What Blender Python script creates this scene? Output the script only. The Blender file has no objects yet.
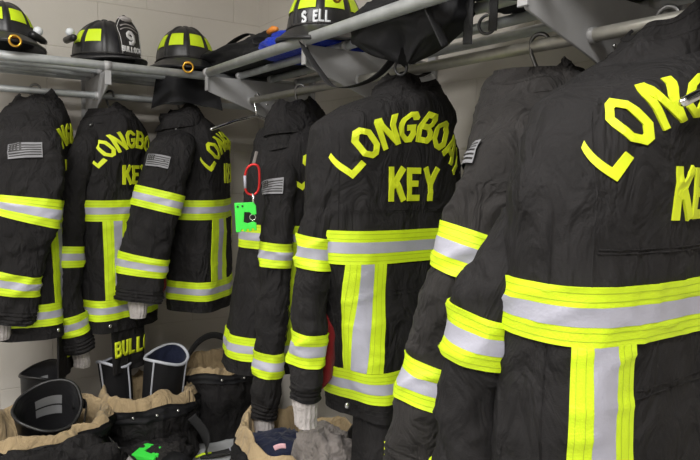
import bpy, math, random
from mathutils import Vector, Matrix, noise
C = bpy.context.scene
COL = C.collection
PI = math.pi
ZO = 1.12                       # height of the measuring origin over the floor
D = math.radians

# ------------------------------------------------------------------ materials
def nmat(name, col, rough=.7, metal=0, var=0, vscale=8, bump=0, bscale=200, sheen=0, emis=None, spec=None):
    m = bpy.data.materials.new(name); m.use_nodes = True
    nt = m.node_tree; n = nt.nodes; l = nt.links
    b = n['Principled BSDF']
    b.inputs['Base Color'].default_value = (*col, 1)
    b.inputs['Roughness'].default_value = rough
    b.inputs['Metallic'].default_value = metal
    if spec is not None: b.inputs['Specular IOR Level'].default_value = spec
    if sheen:
        b.inputs['Sheen Weight'].default_value = sheen; b.inputs['Sheen Roughness'].default_value = .5
    tc = n.new('ShaderNodeTexCoord')
    if var:
        t = n.new('ShaderNodeTexNoise'); t.inputs['Scale'].default_value = vscale; t.inputs['Detail'].default_value = 5
        l.new(tc.outputs['Object'], t.inputs['Vector'])
        r = n.new('ShaderNodeMapRange'); r.inputs[1].default_value = .3; r.inputs[2].default_value = .7
        r.inputs[3].default_value = 1 - var; r.inputs[4].default_value = 1 + var
        l.new(t.outputs['Fac'], r.inputs[0])
        mx = n.new('ShaderNodeVectorMath'); mx.operation = 'SCALE'; mx.inputs[0].default_value = col
        l.new(r.outputs[0], mx.inputs['Scale']); l.new(mx.outputs[0], b.inputs['Base Color'])
    if bump:
        t2 = n.new('ShaderNodeTexNoise'); t2.inputs['Scale'].default_value = bscale; t2.inputs['Detail'].default_value = 4
        l.new(tc.outputs['Object'], t2.inputs['Vector'])
        bp = n.new('ShaderNodeBump'); bp.inputs['Strength'].default_value = bump; bp.inputs['Distance'].default_value = .004
        l.new(t2.outputs['Fac'], bp.inputs['Height']); l.new(bp.outputs[0], b.inputs['Normal'])
    if emis:
        b.inputs['Emission Color'].default_value = (*col, 1); b.inputs['Emission Strength'].default_value = emis
    return m

def fabric(name, col, rough=.85, sheen=.1, wr=.35, var=.22):
    """woven shell cloth: fine rip-stop grid plus soft creases"""
    m = nmat(name, col, rough, var=var, vscale=9, sheen=sheen, spec=.2)
    nt = m.node_tree; n = nt.nodes; l = nt.links; b = n['Principled BSDF']
    tc = n.new('ShaderNodeTexCoord')
    fine = n.new('ShaderNodeTexNoise'); fine.inputs['Scale'].default_value = 420; fine.inputs['Detail'].default_value = 2
    l.new(tc.outputs['Object'], fine.inputs['Vector'])
    mp = n.new('ShaderNodeMapping'); mp.inputs['Scale'].default_value = (1, 1, .5); l.new(tc.outputs['Object'], mp.inputs['Vector'])
    big = n.new('ShaderNodeTexNoise'); big.inputs['Scale'].default_value = 16; big.inputs['Detail'].default_value = 3
    big.inputs['Distortion'].default_value = 1.2
    l.new(mp.outputs[0], big.inputs['Vector'])
    b1 = n.new('ShaderNodeBump'); b1.inputs['Strength'].default_value = wr; b1.inputs['Distance'].default_value = .035
    l.new(big.outputs['Fac'], b1.inputs['Height'])
    b2 = n.new('ShaderNodeBump'); b2.inputs['Strength'].default_value = .5; b2.inputs['Distance'].default_value = .0015
    l.new(fine.outputs['Fac'], b2.inputs['Height']); l.new(b1.outputs[0], b2.inputs['Normal']); l.new(b2.outputs[0], b.inputs['Normal'])
    return m

M = {}
M['black'] = fabric('black_shell_cloth', (.0165, .0155, .016), wr=.8, sheen=.0)
M['black2'] = fabric('worn_charcoal_shell_cloth', (.026, .024, .0235), wr=1.0, sheen=.02)
M['dark'] = nmat('black_nylon', (.010, .010, .0115), .7, spec=.25, bump=.3, bscale=60, var=.2)
M['strap'] = nmat('black_webbing', (.012, .012, .013), .7, bump=.5, bscale=500)
M['lime'] = nmat('lime_trim', (.63, .84, .012), .6, var=.05, vscale=30, bump=.25, bscale=300)
M['stitch'] = nmat('lime_stitching', (.38, .5, .02), .8)
M['silver'] = nmat('silver_reflective_tape', (.43, .43, .51), .5, metal=.12, var=.05, vscale=20, bump=.15, bscale=200)
M['lettering'] = nmat('lime_lettering', (.66, .76, .015), .65, var=.06, vscale=30)
M['flag'] = nmat('grey_flag_thread', (.22, .22, .235), .6)
M['knit'] = nmat('grey_knit', (.42, .39, .38), .9, var=.12, vscale=60, bump=.8, bscale=220)
M['tan'] = fabric('tan_quilted_lining', (.38, .285, .165), wr=.8, var=.2)
M['red'] = fabric('red_lining', (.17, .008, .009), var=.15)
M['navy'] = fabric('navy_lining', (.012, .016, .04))
M['blue'] = fabric('blue_cloth', (.015, .04, .42), wr=.8)
M['chrome'] = nmat('chrome', (.75, .75, .76), .15, 1)
M['steel'] = nmat('dull_hook_steel', (.16, .16, .16), .35, .9)
M['tubem'] = nmat('brushed_tube', (.52, .54, .55), .38, .45, var=.15, vscale=25)
M['tubeold'] = nmat('worn_galvanised_tube', (.40, .39, .35), .42, .5, var=.12, vscale=40)
M['plate'] = nmat('grey_painted_steel', (.36, .36, .365), .5, .15, var=.1, vscale=12)
M['helmet'] = nmat('black_helmet_shell', (.016, .016, .018), .42, var=.3, vscale=25, bump=.15, bscale=60)
M['leather'] = nmat('black_leather', (.02, .019, .019), .5, bump=.4, bscale=120)
M['brass'] = nmat('brass', (.75, .42, .06), .3, .9, var=.1)
M['orange'] = nmat('orange_plastic', (.75, .25, .03), .5)
M['white'] = nmat('white_plastic', (.72, .75, .78), .35)
M['letterwhite'] = nmat('white_print', (.6, .6, .6), .6)
M['letterbrown'] = nmat('worn_grey_print', (.3, .28, .27), .6)
M['green'] = nmat('green_plastic', (.06, .85, .08), .45)
M['redmetal'] = nmat('red_anodised', (.65, .03, .03), .3, .5)
M['rubber'] = nmat('black_rubber', (.014, .014, .015), .38, bump=.1, bscale=30)
M['liner_shine'] = nmat('dark_boot_lining', (.03, .03, .033), .3, bump=.6, bscale=40)
M['pipe'] = nmat('pale_piping', (.5, .52, .58), .5)
M['label'] = nmat('silver_label', (.55, .56, .58), .4, .3)
M['snap'] = nmat('snap_metal', (.62, .62, .6), .25, .9)
M['greycloth'] = fabric('grey_knitted_cloth', (.2, .18, .17), wr=.8)
M['pink'] = nmat('pink_tag', (.65, .38, .42), .7)

def wall_mat():
    m = bpy.data.materials.new('painted_block'); m.use_nodes = True
    nt = m.node_tree; n = nt.nodes; l = nt.links; b = n['Principled BSDF']
    b.inputs['Roughness'].default_value = .55
    uv = n.new('ShaderNodeUVMap')
    br = n.new('ShaderNodeTexBrick'); br.inputs['Scale'].default_value = 1
    br.inputs['Color1'].default_value = (1, 1, 1, 1); br.inputs['Color2'].default_value = (1, 1, 1, 1); br.inputs['Mortar'].default_value = (0, 0, 0, 1)
    br.inputs['Brick Width'].default_value = .4; br.inputs['Row Height'].default_value = .2; br.inputs['Mortar Size'].default_value = .003
    br.inputs['Mortar Smooth'].default_value = 1.0
    l.new(uv.outputs[0], br.inputs['Vector'])
    tc = n.new('ShaderNodeTexCoord')
    t = n.new('ShaderNodeTexNoise'); t.inputs['Scale'].default_value = 2.2; t.inputs['Detail'].default_value = 6
    l.new(tc.outputs['Object'], t.inputs['Vector'])
    cr = n.new('ShaderNodeValToRGB')
    cr.color_ramp.elements[0].position = .3; cr.color_ramp.elements[0].color = (.53, .495, .45, 1)
    cr.color_ramp.elements[1].position = .7; cr.color_ramp.elements[1].color = (.60, .565, .515, 1)
    l.new(t.outputs['Fac'], cr.inputs[0])
    mx = n.new('ShaderNodeMix'); mx.data_type = 'RGBA'
    mx.inputs[6].default_value = (.52, .48, .43, 1)
    l.new(br.outputs['Color'], mx.inputs[0]); l.new(cr.outputs[0], mx.inputs[7]); l.new(mx.outputs[2], b.inputs['Base Color'])
    t2 = n.new('ShaderNodeTexNoise'); t2.inputs['Scale'].default_value = 70; t2.inputs['Detail'].default_value = 5
    l.new(tc.outputs['Object'], t2.inputs['Vector'])
    b1 = n.new('ShaderNodeBump'); b1.inputs['Strength'].default_value = .25; b1.inputs['Distance'].default_value = .003
    l.new(t2.outputs['Fac'], b1.inputs['Height'])
    b2 = n.new('ShaderNodeBump'); b2.inputs['Strength'].default_value = .5; b2.inputs['Distance'].default_value = .003
    l.new(br.outputs['Color'], b2.inputs['Height']); l.new(b1.outputs[0], b2.inputs['Normal']); l.new(b2.outputs[0], b.inputs['Normal'])
    return m
M['wall'] = wall_mat()
M['floor'] = nmat('pale_worn_concrete', (.42, .43, .44), .5, var=.2, vscale=7, bump=.3, bscale=50)
M['ceiling'] = nmat('ceiling_paint', (.7, .69, .66), .8, bump=.2, bscale=80)
M['lamp'] = nmat('lamp_diffuser', (.95, .98, 1.0), .6, emis=6)

# ------------------------------------------------------------------ mesh collector
class MB:
    def __init__(s): s.v = []; s.f = []; s.m = []
    def add(s, vs, fs, mi=0):
        o = len(s.v); s.v += [tuple(v) for v in vs]
        for f in fs: s.f.append(tuple(i + o for i in f)); s.m.append(mi)
    def grid(s, fn, us, vs, cu=False, mi=0, flip=False):
        nu, nv = len(us), len(vs); P = [fn(u, v) for v in vs for u in us]; F = []; ms = []
        for j in range(nv - 1):
            for i in range(nu if cu else nu - 1):
                a = j * nu + i; b = j * nu + (i + 1) % nu
                F.append((a, a + nu, b + nu, b) if flip else (a, b, b + nu, a + nu))
        s.add(P, F, mi)
    def box(s, lo, hi, mi=0):
        x0, y0, z0 = lo; x1, y1, z1 = hi
        s.add([(x0,y0,z0),(x1,y0,z0),(x1,y1,z0),(x0,y1,z0),(x0,y0,z1),(x1,y0,z1),(x1,y1,z1),(x0,y1,z1)],
              [(0,3,2,1),(4,5,6,7),(0,1,5,4),(1,2,6,5),(2,3,7,6),(3,0,4,7)], mi)
    def prism(s, poly, fn, h, mi=0):
        n = len(poly); a = [fn(x, y, 0) for x, y in poly]; b = [fn(x, y, h) for x, y in poly]
        s.add(a + b, [tuple(range(n))[::-1], tuple(range(n, 2 * n))] + [(i, (i+1) % n, n + (i+1) % n, n + i) for i in range(n)], mi)
    def tube(s, path, r, seg=10, closed=False, mi=0, flat=None, up=None):
        path = [Vector(p) for p in path]; n = len(path); rings = []; N = None
        for i, p in enumerate(path):
            if closed: T = path[(i+1) % n] - path[i-1]
            else: T = path[min(i+1, n-1)] - path[max(i-1, 0)]
            T.normalize()
            if N is None or up is not None:
                ref = Vector(up) if up is not None else (Vector((0,0,1)) if abs(T.z) < .9 else Vector((1,0,0)))
                N = ref - T * ref.dot(T)
                if N.length < 1e-5: N = Vector((1,0,0)) - T * T.x
            else: N = N - T * N.dot(T)
            N.normalize(); B = T.cross(N)
            ri = r[i] if isinstance(r, (list, tuple)) else r
            fl = flat if flat else ri
            rings.append([p + N * ri * math.cos(2*PI*k/seg) + B * fl * math.sin(2*PI*k/seg) for k in range(seg)])
        V = [v for rg in rings for v in rg]; F = []
        for j in range(n if closed else n - 1):
            for k in range(seg):
                j2 = (j+1) % n
                F.append((j*seg+k, j*seg+(k+1) % seg, j2*seg+(k+1) % seg, j2*seg+k))
        if not closed: F += [tuple(range(seg))[::-1], tuple((n-1)*seg+k for k in range(seg))]
        s.add(V, F, mi)
    def sphere(s, c, r, nu=20, nv=12, mi=0, fn=None):
        c = Vector(c); R = Vector(r) if hasattr(r, '__len__') else Vector((r, r, r))
        def f(u, v):
            d = Vector((math.cos(u)*math.sin(v), math.sin(u)*math.sin(v), math.cos(v)))
            k = fn(d) if fn else 1
            return c + Vector((d.x*R.x, d.y*R.y, d.z*R.z)) * k
        s.grid(f, [2*PI*i/nu for i in range(nu)], [max(.001, min(PI-.001, PI*j/nv)) for j in range(nv+1)], True, mi, flip=True)
    def build(s, name, mats, parent=None, smooth=True, loc=None):
        me = bpy.data.meshes.new(name); me.from_pydata(s.v, [], s.f); me.validate(); me.update()
        if not isinstance(mats, (list, tuple)): mats = [mats]
        for m in mats: me.materials.append(m)
        if len(me.polygons) == len(s.m):
            me.polygons.foreach_set('material_index', s.m)
        if smooth: me.polygons.foreach_set('use_smooth', [True] * len(me.polygons))
        me.update()
        o = bpy.data.objects.new(name, me); COL.objects.link(o)
        if parent: o.parent = parent
        if loc: o.location = loc
        return o

def bevel(o, w=.003, seg=2):
    b = o.modifiers.new('bevel', 'BEVEL'); b.width = w; b.segments = seg; b.limit_method = 'ANGLE'
    for p in o.data.polygons: p.use_smooth = False
    return o
def thing(name, label, cat, loc=(0,0,0), rz=0, group=None, rot=None):
    o = bpy.data.objects.new(name, None); COL.objects.link(o); o.empty_display_size = .05
    o.location = loc; o.rotation_euler = rot if rot else (0, 0, rz)
    return tag(o, label, cat, group)
def tag(o, label, cat, group=None):
    o['label'] = label; o['category'] = cat
    if group: o['group'] = group
    return o
def struct(o): o['kind'] = 'structure'; return o
def lbl(o, t): o['label'] = t; return o

# ------------------------------------------------------------------ lettering
G = {
 'L': [([(.1,1),(.1,.1),(.62,.1)], 0)],
 'O': [([(.28,.1),(.1,.28),(.1,.72),(.28,.9),(.42,.9),(.6,.72),(.6,.28),(.42,.1)], 1)],
 'N': [([(.1,0),(.1,1)], 0), ([(.1,.95),(.6,.05)], 0), ([(.6,0),(.6,1)], 0)],
 'G': [([(.6,.7),(.6,.75),(.43,.9),(.27,.9),(.1,.73),(.1,.27),(.27,.1),(.43,.1),(.6,.27),(.6,.46),(.36,.46)], 0)],
 'B': [([(.1,0),(.1,1)], 0), ([(.1,.9),(.44,.9),(.57,.77),(.57,.65),(.44,.53),(.1,.53)], 0), ([(.3,.53),(.46,.53),(.6,.4),(.6,.23),(.46,.1),(.1,.1)], 0)],
 'A': [([(.05,0),(.33,.95)], 0), ([(.65,0),(.37,.95)], 0), ([(.15,.3),(.55,.3)], 0)],
 'T': [([(0,.9),(.7,.9)], 0), ([(.35,.85),(.35,0)], 0)],
 'K': [([(.1,0),(.1,1)], 0), ([(.14,.42),(.58,.98)], 0), ([(.28,.58),(.6,.02)], 0)],
 'E': [([(.6,.9),(.1,.9),(.1,.1),(.6,.1)], 0), ([(.1,.52),(.5,.52)], 0)],
 'Y': [([(.06,1),(.35,.5),(.64,1)], 0), ([(.35,.52),(.35,0)], 0)],
 'U': [([(.1,1),(.1,.27),(.27,.1),(.43,.1),(.6,.27),(.6,1)], 0)],
 'C': [([(.6,.7),(.6,.75),(.43,.9),(.27,.9),(.1,.73),(.1,.27),(.27,.1),(.43,.1),(.6,.27),(.6,.32)], 0)],
 'S': [([(.58,.74),(.42,.9),(.26,.9),(.1,.75),(.12,.6),(.56,.4),(.6,.26),(.43,.1),(.27,.1),(.1,.26)], 0)],
 'R': [([(.1,0),(.1,1)], 0), ([(.1,.9),(.44,.9),(.58,.77),(.58,.6),(.44,.48),(.1,.48)], 0), ([(.32,.45),(.6,0)], 0)],
 '9': [([(.12,.1),(.4,.1),(.6,.3),(.6,.72),(.43,.9),(.27,.9),(.1,.75),(.1,.6),(.27,.45),(.6,.45)], 0)],
}
def ribbon(mb, pts, closed, t, fn, h, step, mi=0):
    """a stroke of width t along pts, mapped by fn(x,y,h)"""
    P = [Vector(p).to_2d() if len(p) == 3 else Vector(p) for p in pts]; n = len(P); L = []; R = []
    for i in range(n):
        a = P[i-1] if (i > 0 or closed) else None; b = P[(i+1) % n] if (i < n-1 or closed) else None
        d1 = (P[i]-a).normalized() if a is not None else None; d2 = (b-P[i]).normalized() if b is not None else None
        if d1 is None: d1 = d2
        if d2 is None: d2 = d1
        nn = Vector((-(d1.y+d2.y), d1.x+d2.x)); nn.normalize()
        k = 1 / max(.45, nn.dot(Vector((-d1.y, d1.x))))
        L.append(P[i] + nn*t/2*k); R.append(P[i] - nn*t/2*k)
    LL = []; RR = []
    for i in range(n if closed else n-1):
        j = (i+1) % n; m = max(1, int((P[j]-P[i]).length/step + .5))
        for k in range(m): LL.append(L[i].lerp(L[j], k/m)); RR.append(R[i].lerp(R[j], k/m))
    if not closed: LL.append(L[-1]); RR.append(R[-1])
    k = len(LL); V = []
    for a, b in zip(LL, RR):
        V += [fn(a.x, a.y, 0), fn(a.x, a.y, h), fn((a.x+b.x)/2, (a.y+b.y)/2, h), fn(b.x, b.y, h), fn(b.x, b.y, 0)]
    F = []
    for i in range(k if closed else k-1):
        j = (i+1) % k
        for q in range(4): F.append((i*5+q, j*5+q, j*5+q+1, i*5+q+1))
    if not closed: F += [(0,1,2,3,4), tuple((k-1)*5+q for q in (4,3,2,1,0))]
    mb.add(V, F, mi)
def glyph(mb, ch, fn, size, h=.0035, t=.2, step=.011, mi=0, wk=1.0):
    for i, (pts, c) in enumerate(G[ch]):
        q = [((x-.35)*size*wk, (y-.5)*size) for x, y in pts]
        ribbon(mb, q, c, t*size, lambda x, y, z: fn(x, y, z + (i*.0004 if z else 0)), h, step, mi)

# ------------------------------------------------------------------ coats
def spline(keys, s):
    """keys: list of tuples, Catmull-Rom through them at s in 0..len-1"""
    n = len(keys); i = min(int(s), n-2); t = s - i
    a = keys[max(i-1,0)]; b = keys[i]; c = keys[i+1]; d = keys[min(i+2,n-1)]
    return [.5*((2*q)+(-p+r)*t+(2*p-5*q+4*r-w)*t*t+(-p+3*q-3*r+w)*t**3) for p,q,r,w in zip(a,b,c,d)]
def interp(tab, z):
    if z >= tab[0][0]: return tab[0][1:]
    for a, b in zip(tab, tab[1:]):
        if z >= b[0]:
            t = (a[0]-z)/(a[0]-b[0]); t = t*t*(3-2*t)*.5 + t*.5
            return [p+(q-p)*t for p, q in zip(a[1:], b[1:])]
    return tab[-1][1:]
def frac(p, o=4, h=.6):
    return noise.fractal(Vector(p), h, 2.0, o)
def spow(c, e): return math.copysign(abs(c)**e, c)

class Body:
    NX = 2.5
    def __init__(s, seed, k=1.0, dk=1.0, fold=.008, fl=0.0, lean=0.0, hem=-.87, dx=0.0, dy=0.0, leany=0.0, sh=1.0):
        s.ly = leany; s.sh = sh; s.dx = dx; s.dy = dy; s.seed = seed; s.fold = fold; s.hem = hem; s.lean = lean
        s.tab = [(-.055,.060,.085),(-.068,.10*k,.10),(-.085,.140*k,.106*dk),(-.105,.180*k,.110*dk),(-.135,.210*k,.112*dk),(-.17,.224*k,.112*dk),(-.22,.228*k,.113*dk),
                 (-.28,.229*k,.114*dk),(-.45,.228*k,.115*dk),(-.65,(.232+fl*.5)*k,.12*dk),(-.90,(.238+fl)*k,.125*dk),(-1.2,(.24+fl)*k,.125*dk)]
    def P(s, th, z, off=0):
        w, d = s.wd(z)
        cx, cy = math.sin(th), -math.cos(th); e = 2/s.NX
        x = w*spow(cx, e); y = d*spow(cy, e)
        n = Vector((spow(cx, 2-e)/w, spow(cy, 2-e)/d, 0)); n.normalize()
        g = min(1, max(0, (-.06-z)/.12))
        sd = s.seed*7.3
        q = frac((x*7+sd, y*7, z*3.0), 3)*.9 + (1-abs(noise.noise(Vector((x*9+sd, y*9+z*2, z*6+sd))))*2.2)*.35
        low = max(0, (-.3-z))*1.3
        cr = max(0, 1-abs(noise.noise(Vector((x*13+sd+z*5, y*13, z*16-x*6))))*3.2)**2*.003*s.fold/.008
        f = cr + s.fold*(q*(.6+low*.6) + low*1.5*math.sin(th*5+sd+z*2.0) ) * g
        ln = s.lean*max(0, -.1-z)
        gg = min(1, max(0, (-.06-z)/.09))
        return Vector((x + ln + s.dx*gg, y + s.dy*gg + s.ly*max(0, -.15-z), z)) + n*(off+f)
    def slope(s, sl, k, dk):
        for i, w in enumerate((.06,.082,.105,.135,.168,.192,.213,.227)):
            z, w0, d = s.tab[i]; s.tab[i] = (z, w0*(1-sl)+w*(k if i else 1)*sl, d)
    def wd(s, z):
        w, d = interp(s.tab, z); t = min(1, max(0, (z+.36)/.16)); return w*(1+(s.sh-1)*t), d
    def th(s, x, z):
        w, d = s.wd(z); r = x/w
        if abs(r) > .86: r = math.copysign(.86+.13*(1-math.exp(-(abs(r)-.86)/.13)), r)      # cloth wraps round the side
        return math.asin(spow(r, s.NX/2))
    def X(s, x, z, off=0): return s.P(s.th(x, z), z, off)

class Sleeve:
    def __init__(s, keys, seed, amp=.006):
        # keys: (x, y, z, a, b)  a = half width across x, b = half width front to back
        s.k = keys; s.seed = seed; s.amp = amp
        N = 80; s.tabs = []; L = 0; prev = None
        for i in range(N+1):
            q = spline(keys, i/N*(len(keys)-1)); p = Vector(q[:3])
            if prev is not None: L += (p-prev).length
            s.tabs.append((L, p, max(.01, q[3]), max(.01, q[4]))); prev = p
        s.L = L
    def at(s, l):
        T = s.tabs; l = max(0, min(s.L, l)); lo, hi = 0, len(T)-1
        while hi-lo > 1:
            m = (lo+hi)//2
            if T[m][0] <= l: lo = m
            else: hi = m
        t = (l-T[lo][0])/max(1e-9, T[hi][0]-T[lo][0])
        p = T[lo][1].lerp(T[hi][1], t); a = T[lo][2]*(1-t)+T[hi][2]*t; b = T[lo][3]*(1-t)+T[hi][3]*t
        i0 = max(0, lo-3); i1 = min(len(T)-1, lo+4)
        tn = (T[i1][1]-T[i0][1]).normalized()
        return p, a, b, tn
    def P(s, th, l, off=0):
        p, a, b, T = s.at(l)
        B = Vector((0,1,0)); B = (B - T*B.dot(T)).normalized(); N = T.cross(B)
        if N.x > 0: N = -N                         # N points to -x: th=0 is the outer face on the left arm
        c, sn = math.cos(th), math.sin(th)
        nn = (N*c/a + B*sn/b).normalized(); q = p + N*a*spow(c,.9) + B*b*spow(sn,.9)
        sd = s.seed*5.1
        w = q.copy()
        g = min(1, l/.1)
        f = .006*g*max(0, 1-abs(noise.noise(Vector((w.x*8+sd, w.y*12+w.z*6, w.z*21))))*3)**2 + s.amp*g*(frac((w.x*9+sd, w.y*9, w.z*11), 3)*1.0 + (1-abs(noise.noise(Vector((w.x*7+sd, w.y*7, w.z*13+w.y*9))))*2.4)*.8)
        return q + nn*(off+f)

def frange(a, b, n): return [a+(b-a)*i/n for i in range(n+1)]
LW = .0255
def tape(mb, fn, us, a, b, closed, off=.0038, flip=False):
    """lime / silver / lime band between v=a and v=b following fn(u, v, off)"""
    e = (b-a); st = []
    A = [(a-.0004*0, -.002, 0), (a, off, 0), (a+e*.165, off+.0004, 0), (a+e*.33, off, 0)]
    rows = [(a, -.003), (a, off)]
    def band(v0, v1, n, mi, o):
        mb.grid(lambda u, v: fn(u, v, o), us, frange(v0, v1, n), closed, mi, flip)
    band(a, a+e*.34, 4, 0, off); band(a+e*.335, a+e*.665, 4, 1, off+.0006); band(a+e*.66, b, 4, 0, off)
    for v in (a, b):       # edges turned down to the cloth
        mb.grid(lambda u, o: fn(u, v, o), us, [-.003, off], closed, 0, flip)
    for k in (.1, .24, .76, .9):   # stitch lines
        mb.grid(lambda u, v: fn(u, v, off+.0006), us, [a+e*k-.0004, a+e*k+.0004], closed, 2, flip)
TM = lambda: [M['lime'], M['silver'], M['stitch']]

def make_hanger(px, py, pz, yaw, label, steel=None, drop=.0, group=None, arm=.19):
    ar2 = min(arm, .19)
    steel = steel or M['steel']
    r = thing('coat_hanger', label, 'hanger', (px, py, pz), yaw, group)
    R = .0175
    hook = [(0, -R*1.0*math.cos(a), R*math.sin(a)) for a in frange(D(-35), D(180), 14)]
    hook = [Vector(h) for h in hook][::-1]
    # hook runs over the rod then down the stem
    stem = [Vector((0, R*math.cos(D(a)), R*math.sin(D(a)))) for a in range(200, -1, -15)] + [Vector((0, R*.9, -.02)), Vector((0, R*.3, -.045)), Vector((0, 0, -.065+drop))]
    m = MB(); m.tube(stem, .0042, 10); m.build('hook', steel, r)
    m = MB(); m.tube([(-arm, 0, -.066-arm*.33+drop), (-arm+.006, 0, -.066-arm*.32+drop), (-arm*.5, 0, -.066-arm*.14+drop), (0, 0, -.066+drop), (ar2*.5, 0, -.066-ar2*.14+drop), (ar2-.006, 0, -.066-ar2*.32+drop), (ar2, 0, -.066-ar2*.33+drop)], [.004,.0065,.0065,.0065,.0065,.0065,.004], 10)
    m.build('arms', steel, r)
    return r

def text_on(mb, word, fn, size, spacing, t=.2, h=.0035, wk=1, step=.011, mi=0):
    n = len(word)
    for i, ch in enumerate(word):
        if ch == ' ': continue
        x0 = (i-(n-1)/2)*spacing
        glyph(mb, ch, lambda x, y, z, x0=x0: fn(x0+x, y, z), size, h, t, step, mi, wk)

def make_coat(name, label, hook, yaw, left, right, seed, k=1, dk=1, fold=.008, fl=0, lean=0, hem=-.87, lst=(.25,.55), cl='black', collar=(.085,.02,0),
              red=None, flap=True, flag=True, zoff=0, liner=None, textk=1.0, pitch=0, flagpos=(.11, 0), dx=0, dy=0, letters=True, label_on=False, name_curl=False, namex=.055, leany=0, sh=1.0, tx=0, slope=0, cw=1.0, tsz=.074, tz=0, vx=.138):
    cloth = M[cl]
    root = thing(name, label, 'coat', (hook[0], hook[1], ZO+.268+zoff), yaw, 'turnout coats hanging on the racks')
    root.rotation_euler = (pitch, 0, yaw)
    b = Body(seed, k, dk, fold, fl, lean, hem, dx, dy, leany, sh); b.slope(slope, k, dk)
    ths = [2*PI*i/104 for i in range(104)]
    zs = [-.05,-.056,-.064,-.072,-.085] + frange(-.10, hem, int((-.1-hem)/.013))
    m = MB(); m.grid(lambda u, v: b.P(u, v, 0), ths, zs, True, 0, flip=True)
    ins = [hem-.001, hem+.004] + frange(hem+.02, hem+.34, 12)
    m.grid(lambda u, v: b.P(u, v, -.004 if v == ins[0] else -.010), ths, ins, True, 1, flip=True)
    # seam welts: yoke and hem stitching
    def seam(fn, us, v, closed, w=.0012): m.grid(lambda u, q: fn(u, v+q*w, .0016 if q == 0 else 0), us, [-1, 0, 1], closed, 0, flip=True)
    seam(b.P, ths, hem+.02, True); seam(b.P, ths, hem+.03, True)
    for zz in (-.345, -.35, -.535, -.545): seam(b.X, [x*k for x in frange(-.2, .2, 40)], zz, False)
    for sx in (-1, 1):
        m.grid(lambda q, v: b.X(sx*.205*k+q*.0013, v, .002 if q == 0 else 0), [-1,0,1], frange(-.17, hem+.01, 60), False)
        m.grid(lambda q, v: b.P(sx*1.45+q*.01, v, .003 if q == 0 else 0), [-1,0,1], frange(-.3, hem+.01, 60), False)
    m.build('body', [cloth, M['dark']], root)
    # bands round chest and hem
    for z0, nm in ((-.392, 'chest'), (hem+.125, 'hem')):
        t = MB(); tape(t, b.P, ths, z0, z0-.077, True, flip=True)
        t.build('reflective_band', TM(), root)
    for sx in (-1, 1):
        t = MB(); a0 = sx*vx*k - .046; 
        tape(t, lambda v, x, o: b.X(x, v, o), frange(-.4685, hem+.126, 40), a0, a0+.092, False, flip=True)
        t.build('vertical_reflective_stripe', TM(), root)
    # lettering
    t = MB(); R = .235*textk; zc = -.150-R-tz
    for i, ch in enumerate('LONGBOAT' if letters else ''):
        a = D(-51+102/7*i)
        def fn(x, y, z, a=a):
            rr = R+y; X = math.sin(a)*rr + x*math.cos(a); Z = zc + math.cos(a)*rr - x*math.sin(a)
            return b.X(X+tx, Z, z)
        glyph(t, ch, fn, tsz, .003, .18, .009, 0, .95)
    if letters:
        text_on(t, 'KEY', lambda x, y, z: b.X(x+tx, y-.285-tz, z), tsz*1.08, .052*tsz/.074, .18, .003, .88, .01)
        t.build('back_lettering', M['lettering'], root, smooth=False)
    # collar: a soft standing collar that sinks in around the hook, with a folded storm flap over it
    ch_, tilt, side = collar
    prof = [(0, .112*k, .092), (.25, .100*k, .086), (.5, .088*k, .078), (.75, .070, .066), (1, .052, .052)]
    def cf(u, v, o=0):
        i = min(3, max(0, int(v*4))); t_ = v*4-i; w = (prof[i][1]*(1-t_)+prof[i+1][1]*t_)*cw; d = prof[i][2]*(1-t_)+prof[i+1][2]*t_
        cx, cy = math.sin(u), -math.cos(u)
        z = -.105+ch_*(1-(1-v)**1.3 if v < 1 else 1) + .010*math.sin(u*2+seed)*v - .030*(1-math.cos(u))*.5 + side*cx*v + .006*math.sin(u*5+seed*2)*v
        wv = .010*noise.noise(Vector((cx*2.5+seed, cy*2.5, v*2)))
        return Vector((cx*(w+o+wv), cy*(d+o+wv)+tilt*v, z))
    us = frange(-2.75, 2.75, 64)
    def layer(v0, v1, o0, o1, th_):
        m = MB(); vs = frange(v0, v1, 10)
        oo = lambda v: o0+(o1-o0)*(v-v0)/(v1-v0)
        m.grid(lambda u, v: cf(u, v, oo(v)+th_), us, vs, False)
        m.grid(lambda u, v: cf(u, v, oo(v)), us, vs, False, flip=True)
        for ve in (v0, v1):
            m.grid(lambda u, q: cf(u, ve, oo(ve)+th_*q)+Vector((0,0,(.004 if ve == v1 else -.003)*(1-abs(q*2-1)))), us, [0,.25,.5,.75,1], False)
        for u in (us[0], us[-1]): m.grid(lambda o, v: cf(u, v, oo(v)+o), [0, th_], vs, False)
        for q in (.1, .9): m.grid(lambda u, v: cf(u, v0+(v1-v0)*q+v*.012, oo(v0+(v1-v0)*q)+th_+(.0018 if v == 0 else 0)), us, [-1,0,1], False)
        return m
    layer(-.2, 1, 0, 0, .007).build('collar', cloth, root)
    layer(.10, .62, .012, .005, .005).build('collar_flap', cloth, root)
    m = MB(); m.grid(lambda u, v: cf(u, v, .0085), frange(-.25,.3,6), [.72,.82,.92], False); 
    if label_on: lbl(m.build('label_tag', M['label'], root), 'small silver label showing at the collar')
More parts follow.
